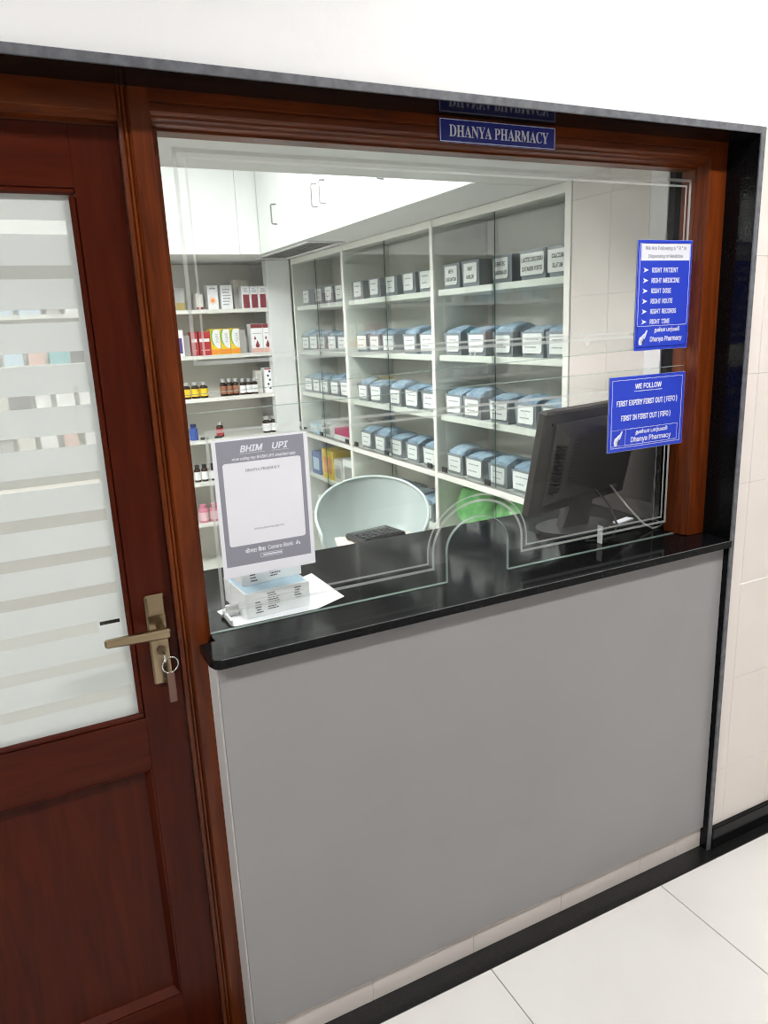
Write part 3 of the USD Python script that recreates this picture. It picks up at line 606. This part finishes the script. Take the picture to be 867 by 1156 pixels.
for z in ZS: t.part('shelf', cb(-1.4, 1.588, 3.5, 3.799, z - .024, z, .0015), shelf_white)
for x in (-1.4, -.42, .55): t.part('divider', cb(x, x + .02, 3.505, 3.799, 0, 2.099, .001), shelf_white)
t.part('plinth', bx(-1.38, 1.588, 3.52, 3.799, 0, .09), shelf_white)
z = ZS[0]
def R(a, b, c, d): return sbox(a, b, c, d)
X = lambda u: px_x(u, YS, 1.87)
simple_box('gold_carton', 'pale carton with gold base, leftmost on the top back shelf', X(203), YS, z, .06, .08, .135, c_greybox, [('gold_band', R(.002, .002, .058, .045), c_gold)])
simple_box('plain_carton', 'plain white carton with dark red base on the top back shelf', X(225), YS, z, .045, .08, .10, c_cream, [('red_band', R(.001, .001, .044, .016), c_maroon)])
sun = union_all([Point(.026, .055).buffer(.010)] + [LineString([(.026, .055), (.026 + .024 * math.cos(a), .055 + .024 * math.sin(a))]).buffer(.0016) for a in np.arange(12) * math.pi / 6])
simple_box('sun_carton', 'white carton with an orange sun on the top back shelf', X(240.5), YS, z, .068, .09, .148, c_white, [('sun_print', affinity.translate(sun, .006, 0), c_orange), ('title_print', printlines(.05, .012, 1, rnd).buffer(0) if False else affinity.translate(printlines(.05, .012, 1, rnd), .012, .122), ink)])
simple_box('printed_carton', 'white carton with grey print right of the sun carton', X(256), YS, z, .076, .09, .148, c_white, [('print', affinity.translate(printlines(.055, .11, 6, rnd), .010, .02), ink_grey)])
for k, u in enumerate((275, 284)):
    simple_box('tall_carton', f'tall plain white carton behind the maroon cartons, {("left", "right")[k]} one', X(u) - .01, YS + .10, z, .052, .08, .185, c_cream)
for k, u in enumerate((277.5, 287, 296.5)):
    simple_box('maroon_carton', f'white carton with maroon lower half, {("left", "middle", "right")[k]} of three on the top back shelf', X(u), YS, z, .0535, .085, .140, c_white, [('maroon_panel', R(.008, .002, .050, .088), c_maroon), ('print', affinity.translate(printlines(.035, .03, 3, rnd), .01, .10), ink_grey)], 'maroon and white cartons')
z = ZS[1]; X = lambda u: px_x(u, YS, 1.6)
simple_box('purple_carton', 'white and purple carton at the left end of the second back shelf', X(203), YS, z, .05, .06, .165, c_white, [('purple_panel', R(.004, .02, .040, .115), c_purple)])
simple_box('grey_carton', 'low grey carton beside the purple one on the second shelf', X(211), YS + .03, z, .05, .06, .13, c_greybox)
for k, u in enumerate((220, 231.5)):
    w = (.043, .074)[k]
    simple_box('red_carton', f'{("narrow", "wide")[k]} red carton with a white band on the second back shelf', X(u), YS, z, w, .09, .150, c_red, [('white_band', R(.001, .085, w - .008, .106), c_white), ('print_line', R(.008, .030, w - .01, .036), c_skin)])
for k, u in enumerate((243.5, 254.5, 265.5)):
    w = .062; s = R(.0, .0, w, .162); leaf = Point(.055, .11).buffer(.052, 24); leaf = affinity.scale(leaf, .85, 1.35).intersection(R(.012, .04, w - .001, .158))
    gr = affinity.translate(leaf, -.010, .004).difference(leaf).intersection(R(.001, .06, w - .001, .158))
    simple_box('yellow_carton', f'yellow carton with white leaf shape, {("left", "middle", "right")[k]} of three', X(u), YS, z, w, .09, .163, c_yellow, [('green_leaf', gr, c_green), ('white_leaf', leaf, c_white), ('orange_band', R(.001, .004, w - .001, .034), c_orange), ('print', affinity.translate(printlines(.026, .06, 5, rnd), .030, .075), ink_grey)], 'yellow leaf cartons')
simple_box('grey_carton', 'grey side of a carton next to the three yellow cartons', X(274.5), YS + .01, z, .042, .09, .150, c_greybox)
for k, u in enumerate((290.5, 302)):
    w = (.080, .056)[k]; drop = Point(w * .5, .045).buffer(.014).union(Polygon([(w * .5 - .012, .052), (w * .5, .082), (w * .5 + .012, .052)])); d2 = affinity.translate(affinity.scale(drop, .5, .5), -w * .18, .04)
    simple_box('drop_carton', f'white carton with red lid and drop picture, {("left", "right")[k]} of the pair', X(u), YS, z, w, .09, .185, c_white, [('red_lid', R(.0, .158, w, .184), c_maroon), ('drop_print', drop.union(d2), c_maroon), ('peach_base', R(.001, .001, w - .001, .028), c_skin), ('print_line', R(.01, .122, w - .008, .126), ink_grey)], 'drop cartons')
# bottles
cup_m = plain('clear_measuring_cup', (.42, .43, .42), .25)
def make_bottle(name, label, cat, r, h, body, cap, lab, group=None, lid=None):
    t = Thing(name, label, cat, (0, 0, 0), group)
    hb = h * .74
    b = t.part('body', lathe([(0, 0), (r * .92, 0), (r, .004), (r, hb * .9), (r * .85, hb), (r * .5, hb + h * .05), (r * .5, h * .84), (0, h * .84)]), body, local=True, smooth=40)
    t.part('cap', lathe([(0, h * .80), (r * .66, h * .80), (r * .72, h * .985), (r * .66, h), (0, h)], 16), cap, local=True, smooth=40)
    if lab: t.part('label_band', lathe([(r * .995, hb * .16), (r + .0006, hb * .16), (r + .0006, hb * .80), (r * .995, hb * .80)]), lab, b, local=True, smooth=40)
    return t
def put(src, first, loc, lab):
    if first[0]: first[0] = False; src.prim.GetAttribute('xformOp:translate').Set(Gf.Vec3d(*map(float, loc))); src.prim.SetCustomDataByKey('label', lab)
    else: dup(src, loc, lab)
z = ZS[2] + .0004; X = lambda u: px_x(u, YS + .03, 1.30)
L3 = ('left', 'middle', 'right')
b, f = make_bottle('syrup_bottle', '', 'bottle', .0265, .105, c_amber, cup_m, c_yellow, 'yellow labelled bottles'), [True]
for k, u in enumerate((210.5, 220.5, 230.0)): put(b, f, (X(u), YS + .03, z), f'dark bottle with yellow label, {L3[k]} of three on the third back shelf')
b, f = make_bottle('brown_bottle', '', 'bottle', .021, .112, c_amber, cup_m, tint('brown_label', (.30, .13, .07)), 'small brown bottles'), [True]
for k, (u, dy) in enumerate(((252, 0), (259, 0), (266, 0), (254, .05), (262, .05))): put(b, f, (X(u), YS + .03 + dy, z), f'brown bottle with peach label, {ORD[k % 3]} from left in the {("front", "back")[k // 3]} row of the cluster')
b, f = make_bottle('small_bottle', '', 'bottle', .021, .105, c_amber, cup_m, c_white, 'white labelled bottles'), [True]
for k, (u, dy) in enumerate(((274, 0), (281, 0), (287.5, 0), (277, .05))): put(b, f, (X(u), YS + .03 + dy, z), f'dark bottle with white label right of the brown cluster, {("first", "second", "third", "rear")[k]} one')
simple_box('spotted_carton', 'tall white carton with dark round pictures at the shelf end', X(303), YS + .01, z, .058, .07, .165, c_white, [('picture', union_all([Point(.03 + .006 * (-1) ** k, .03 + .028 * k).buffer(.0075) for k in range(5)]), dark_print), ('red_band', R(.001, .155, .057, .164), c_maroon)])
simple_box('pale_carton', 'pale grey carton left of the spotted carton', X(293), YS + .03, z, .045, .06, .150, c_cream, [('print', affinity.translate(printlines(.03, .09, 6, rnd), .006, .04), ink_grey)])
z = ZS[3] + .0004; X = lambda u: px_x(u, YS + .03, 1.03)
make_bottle('blue_bottle', 'blue plastic bottle at the left of the fourth back shelf', 'bottle', .028, .105, c_blue, tint('dark_blue_cap', (.02, .03, .12)), None).prim.GetAttribute('xformOp:translate').Set(Gf.Vec3d(X(218.5), YS + .03, z))
for k, u in enumerate((230, 246)):
    single('jar_lid', place(lathe([(0, 0), (.026, 0), (.0265, .010), (.024, .012), (0, .012)]), (X(u) - .004, YS + .015, z), (1, 0, 0), (0, 1, 0)), black_plastic, f'flat black jar lid on the fourth back shelf, {("left", "right")[k]} one', 'lid', smooth=40)
make_bottle('red_bottle', 'small dark bottle with red label behind the black lids', 'bottle', .025, .10, c_amber, cup_m, c_red).prim.GetAttribute('xformOp:translate').Set(Gf.Vec3d(X(249.5), YS + .06, z))
b, f = make_bottle('syrup_flask', '', 'bottle', .028, .112, c_amber, cup_m, c_white, 'pair of dark flasks'), [True]
for k, u in enumerate((301, 310)): put(b, f, (X(u), YS + .03, z), f'dark flask with white label, {("left", "right")[k]} of the pair at the shelf end')
z = ZS[4] + .0004; X = lambda u: px_x(u, YS + .03, .75)
b, f = make_bottle('dropper_bottle', '', 'bottle', .022, .115, c_amber, black_plastic, c_white, 'black dropper bottles'), [True]
for k, u in enumerate((223, 231, 239, 249)): put(b, f, (X(u), YS + .03, z), f'small black bottle with white label low behind the poster, {ORD[k]} from left')
z = ZS[5] + .0004; X = lambda u: px_x(u, YS + .03, .47)
b, f = make_bottle('pink_bottle', '', 'bottle', .034, .12, c_pink, c_pink, tint('pale_pink_label', (.75, .50, .54)), 'pink bottles'), [True]
for k, u in enumerate((230, 242)): put(b, f, (X(u), YS + .03, z), f'pink plastic bottle on the lowest back shelf, {("left", "right")[k]} one')
cream_dark = plain('cream_cupboard', (.44, .40, .35), .5)
t = Thing('low_cupboard', 'low cream cupboard glimpsed through the lower stripes of the door glass', 'cupboard', (-.5, 2.1, 0))
t.part('body', bx(-1.3, .30, 1.92, 2.35, 0, .98), cream_dark); t.part('worktop', cb(-1.31, .31, 1.90, 2.35, .9805, 1.005, .003), cream_dark)
for k in range(3): d = t.part('door', cb(-1.295 + .53 * k, -.77 + .53 * k, 1.902, 1.9195, .06, .97, .003), cream_dark)
# shelf goods seen through the clear stripes of the door
cols = [c_white, c_teal, c_skin, c_greybox, c_white, dark_print, c_cream, c_paleblue]
nmz = ['white', 'teal', 'peach', 'grey', 'plain white', 'black', 'cream', 'pale blue']
for si in (0, 1, 2, 3):
    for k in range(7):
        q = rnd.randrange(8); w = rnd.uniform(.07, .12)
        simple_box('shelf_carton', f'{nmz[q]} carton glimpsed through the door glass, {ORD7[k]} from left on the {ROWN[si]} back shelf', -.34 + .125 * k, YS + .02, ZS[si], w, .12, rnd.uniform(.09, .17), cols[q], group='cartons seen through the door stripes')
# goods in the far and near glass cabinets, lower shelves
def side_box(name, label, y, z, w, h, d, m, deco=None):
    t = Thing(name, label, 'box', (XR + .036, y, z + .0004)); b = t.part('carton', cb(0, d, -w / 2, w / 2, 0, h, .0015), m, local=True)
    if deco: t.part('label_print', place(poly(sbox(-w * .35, h * .2, w * .35, h * .75), .0004), (0, 0, 0), *SIDE), deco, b, local=True)
side_box('magenta_carton', 'magenta carton on the fourth shelf of the farthest glass cabinet', 2.83, ZS[3] + .032, .24, .045, .2, c_magenta)
side_box('white_carton', 'long white carton under the magenta carton', 2.84, ZS[3], .26, .031, .22, c_white)
side_box('white_carton', 'white carton left of the magenta one in the farthest cabinet', 3.09, ZS[3], .17, .085, .2, c_white, c_greybox)
side_box('pale_blue_carton', 'pale blue carton at the far end of the farthest cabinet', 3.31, ZS[3], .16, .07, .2, c_paleblue, c_white)
for k, (y, w, h, m, d, nm) in enumerate(((3.31, .15, .15, c_blue, c_paleblue, 'blue'), (3.10, .19, .19, c_yellow, c_orange, 'yellow'), (2.93, .12, .15, c_cream, c_greybox, 'cream'), (2.77, .16, .17, c_white, c_greybox, 'white'))):
    side_box('lower_carton', f'{nm} carton on the fifth shelf of the farthest glass cabinet', y, ZS[4], w, h, .2, m, d)
side_box('file_stack', 'stack of white papers on the lowest shelf of the farthest cabinet', 3.2, ZS[5], .25, .13, .22, c_white, c_greybox)
side_box('lower_carton', 'grey carton on the lowest shelf of the farthest cabinet', 2.9, ZS[5], .2, .15, .22, c_greybox, c_white)
def packet(name, label, y, w, h, seed):
    m = trimesh.creation.icosphere(3, 1.0); v = m.vertices; s = np.sign(v) * np.abs(v) ** .75
    s *= (1 + .14 * (meshkit.noise(v * 3.1 + 7, seed) - .5))[:, None]; s[:, 0] *= .12; s[:, 1] *= w / 2; s[:, 2] *= h / 2
    s[:, 2] -= s[:, 2].min(); s += [XR + .15, y, ZS[4] + .001]; s[:, 2] = np.maximum(s[:, 2], ZS[4] + .001); m.vertices = s
    single(name, m, green_wrap, label, 'packet', smooth=True)
packet('green_packet', 'bright green plastic packet, left of three in the nearest cabinet', 1.42, .30, .235, 3)
packet('green_packet', 'bright green plastic packet, middle of three in the nearest cabinet', 1.145, .24, .225, 5)
packet('green_packet', 'bright green plastic packet, right of three in the nearest cabinet', .87, .22, .20, 9)
# ================================================================== chair
t = Thing('plastic_chair', 'high pale plastic tub chair behind the counter', 'chair', (1.285, 1.375, 0), rz=-.44)
SEAT = .68
na, nt = 49, 15; A = np.radians(np.linspace(-118, 118, na)); T_ = np.linspace(0, 1, nt)
def shell(off):
    P = []
    for tt in T_:
        Rr = .232 * math.sqrt(1 - (1 - .15 - .85 * tt) ** 2) + off
        Hh = .31 * np.clip(.5 + .5 * np.cos(A), 0, 1) ** .62 + .03
        P.append(np.stack([Rr * np.sin(A) * 1.02, Rr * np.cos(A) * .9 + .03 * tt ** 2, SEAT - .02 + Hh * tt], 1))
    return np.array(P)
Pi, Po = shell(0), shell(.007)
def gridfaces(nr, nc, o=0):
    f = []
    for i in range(nr - 1):
        for j in range(nc - 1):
            p = o + i * nc + j; f += [[p, p + nc, p + nc + 1], [p, p + nc + 1, p + 1]]
    return f
V = np.vstack([Pi.reshape(-1, 3), Po.reshape(-1, 3)]); F = gridfaces(nt, na) + [[a, c, b] for a, b, c in gridfaces(nt, na, nt * na)]
o = nt * na; bnd = [j for j in range(na)] + [i * na + na - 1 for i in range(1, nt)] + [(nt - 1) * na + j for j in range(na - 2, -1, -1)] + [i * na for i in range(nt - 2, 0, -1)]
for a, b in zip(bnd, bnd[1:] + bnd[:1]): F += [[a, b, b + o], [a, b + o, a + o]]
sh = trimesh.Trimesh(V, np.array(F), process=False); trimesh.repair.fix_normals(sh)
t.part('backrest', sh, chair_m, local=True, smooth=50)
rim = np.vstack([(Pi[:, 0] + Po[:, 0]) / 2, ((Pi[-1] + Po[-1]) / 2)[1:-1], ((Pi[:, -1] + Po[:, -1]) / 2)[::-1]])
t.part('rim', tube(rim, .0075, 8), chair_m, local=True, smooth=True)
seat = lathe([(0, SEAT - .03), (.125, SEAT - .03), (.135, SEAT - .015), (.125, SEAT), (.10, SEAT - .002), (0, SEAT - .002)], 32); t.part('seat', seat, chair_m, local=True, smooth=40)
for sx in (-1, 1):
    for sy in (-1, 1): t.part('leg', tube([(sx * .11, sy * .11, SEAT - .02), (sx * .19, sy * .18, .002)], [.014, .011], 10), alum, local=True, smooth=True)
# things lying on the chair seat
t = Thing('newspaper_stack', 'folded newspapers and ledgers piled on the chair seat', 'newspapers', (1.275, 1.335, SEAT), rz=-.3)
zz = SEAT + .001
for k in range(6):
    w, d, h = (.15 + .035 * k, .11 + .013 * k, .0178)
    t.part('newspaper', cb(-w / 2 - .004 * (k % 2), w / 2, -d / 2, d / 2 - .003 * k, .001 + .0185 * k, .001 + .0185 * k + h, .004), [news_m, c_greybox, c_skin, news_m, c_greybox, news_m][k], local=True)
t.part('loose_leaf', place(poly(Polygon([(-.165, -.06), (-.08, -.08), (-.05, .03), (-.14, .045)]), .0008), (0, 0, .1125), (1, 0, 0), (0, 1, 0)), news_m, local=True)
t.part('loose_leaf', place(poly(Polygon([(.05, -.08), (.165, -.05), (.155, .04), (.07, .02)]), .0008), (0, 0, .1125), (1, 0, 0), (0, 1, 0)), c_greybox, local=True)
t = Thing('calculator', 'black desk calculator with raised keys lying on the newspapers', 'calculator', (1.275, 1.33, SEAT + .114), rz=.15)
cz = .0
t.part('body', cb(-.105, .105, -.075, .075, .001, .026, .006), black_plastic, local=True)
t.part('display', bx(-.085, .085, .040, .062, .0258, .0272), plain('lcd', (.10, .12, .10), .2), local=True)
for i in range(6):
    for j in range(4): t.part('key', cb(-.088 + .03 * i, -.066 + .03 * i, -.062 + .024 * j, -.046 + .024 * j, .0255, .031, .002), plain('key_grey', (.06, .06, .065), .35) if (i, j) == (0, 0) else '/World/Looks/key_grey', local=True)
# ================================================================== lamps
def lamp(x, y, z, w, d, label, m):
    t = Thing('ceiling_light', label, 'ceiling light', (x, y, z))
    t.part('frame', place(poly(rect_line(x - w / 2 - .015, y - d / 2 - .015, x + w / 2 + .015, y + d / 2 + .015, .015), .018), (0, 0, z - .018), (1, 0, 0), (0, 1, 0)), white_plastic)
    t.part('diffuser', bx(x - w / 2, x + w / 2, y - d / 2, y + d / 2, z - .012, z - .004), m)
for k, x in enumerate((-1.3, 1.65, 4.4)): lamp(x, -1.12, HZ, 1.2, .16, f'long ceiling light of the hall, {("left", "middle", "right")[k]} one', hall_lamp)
for k, (x, y) in enumerate(((.80, 1.75), (-.75, 1.9))): lamp(x, y, 2.75, .6, .6, f'square ceiling light of the pharmacy, {("near the cabinets", "near the left wall")[k]}', shop_lamp)
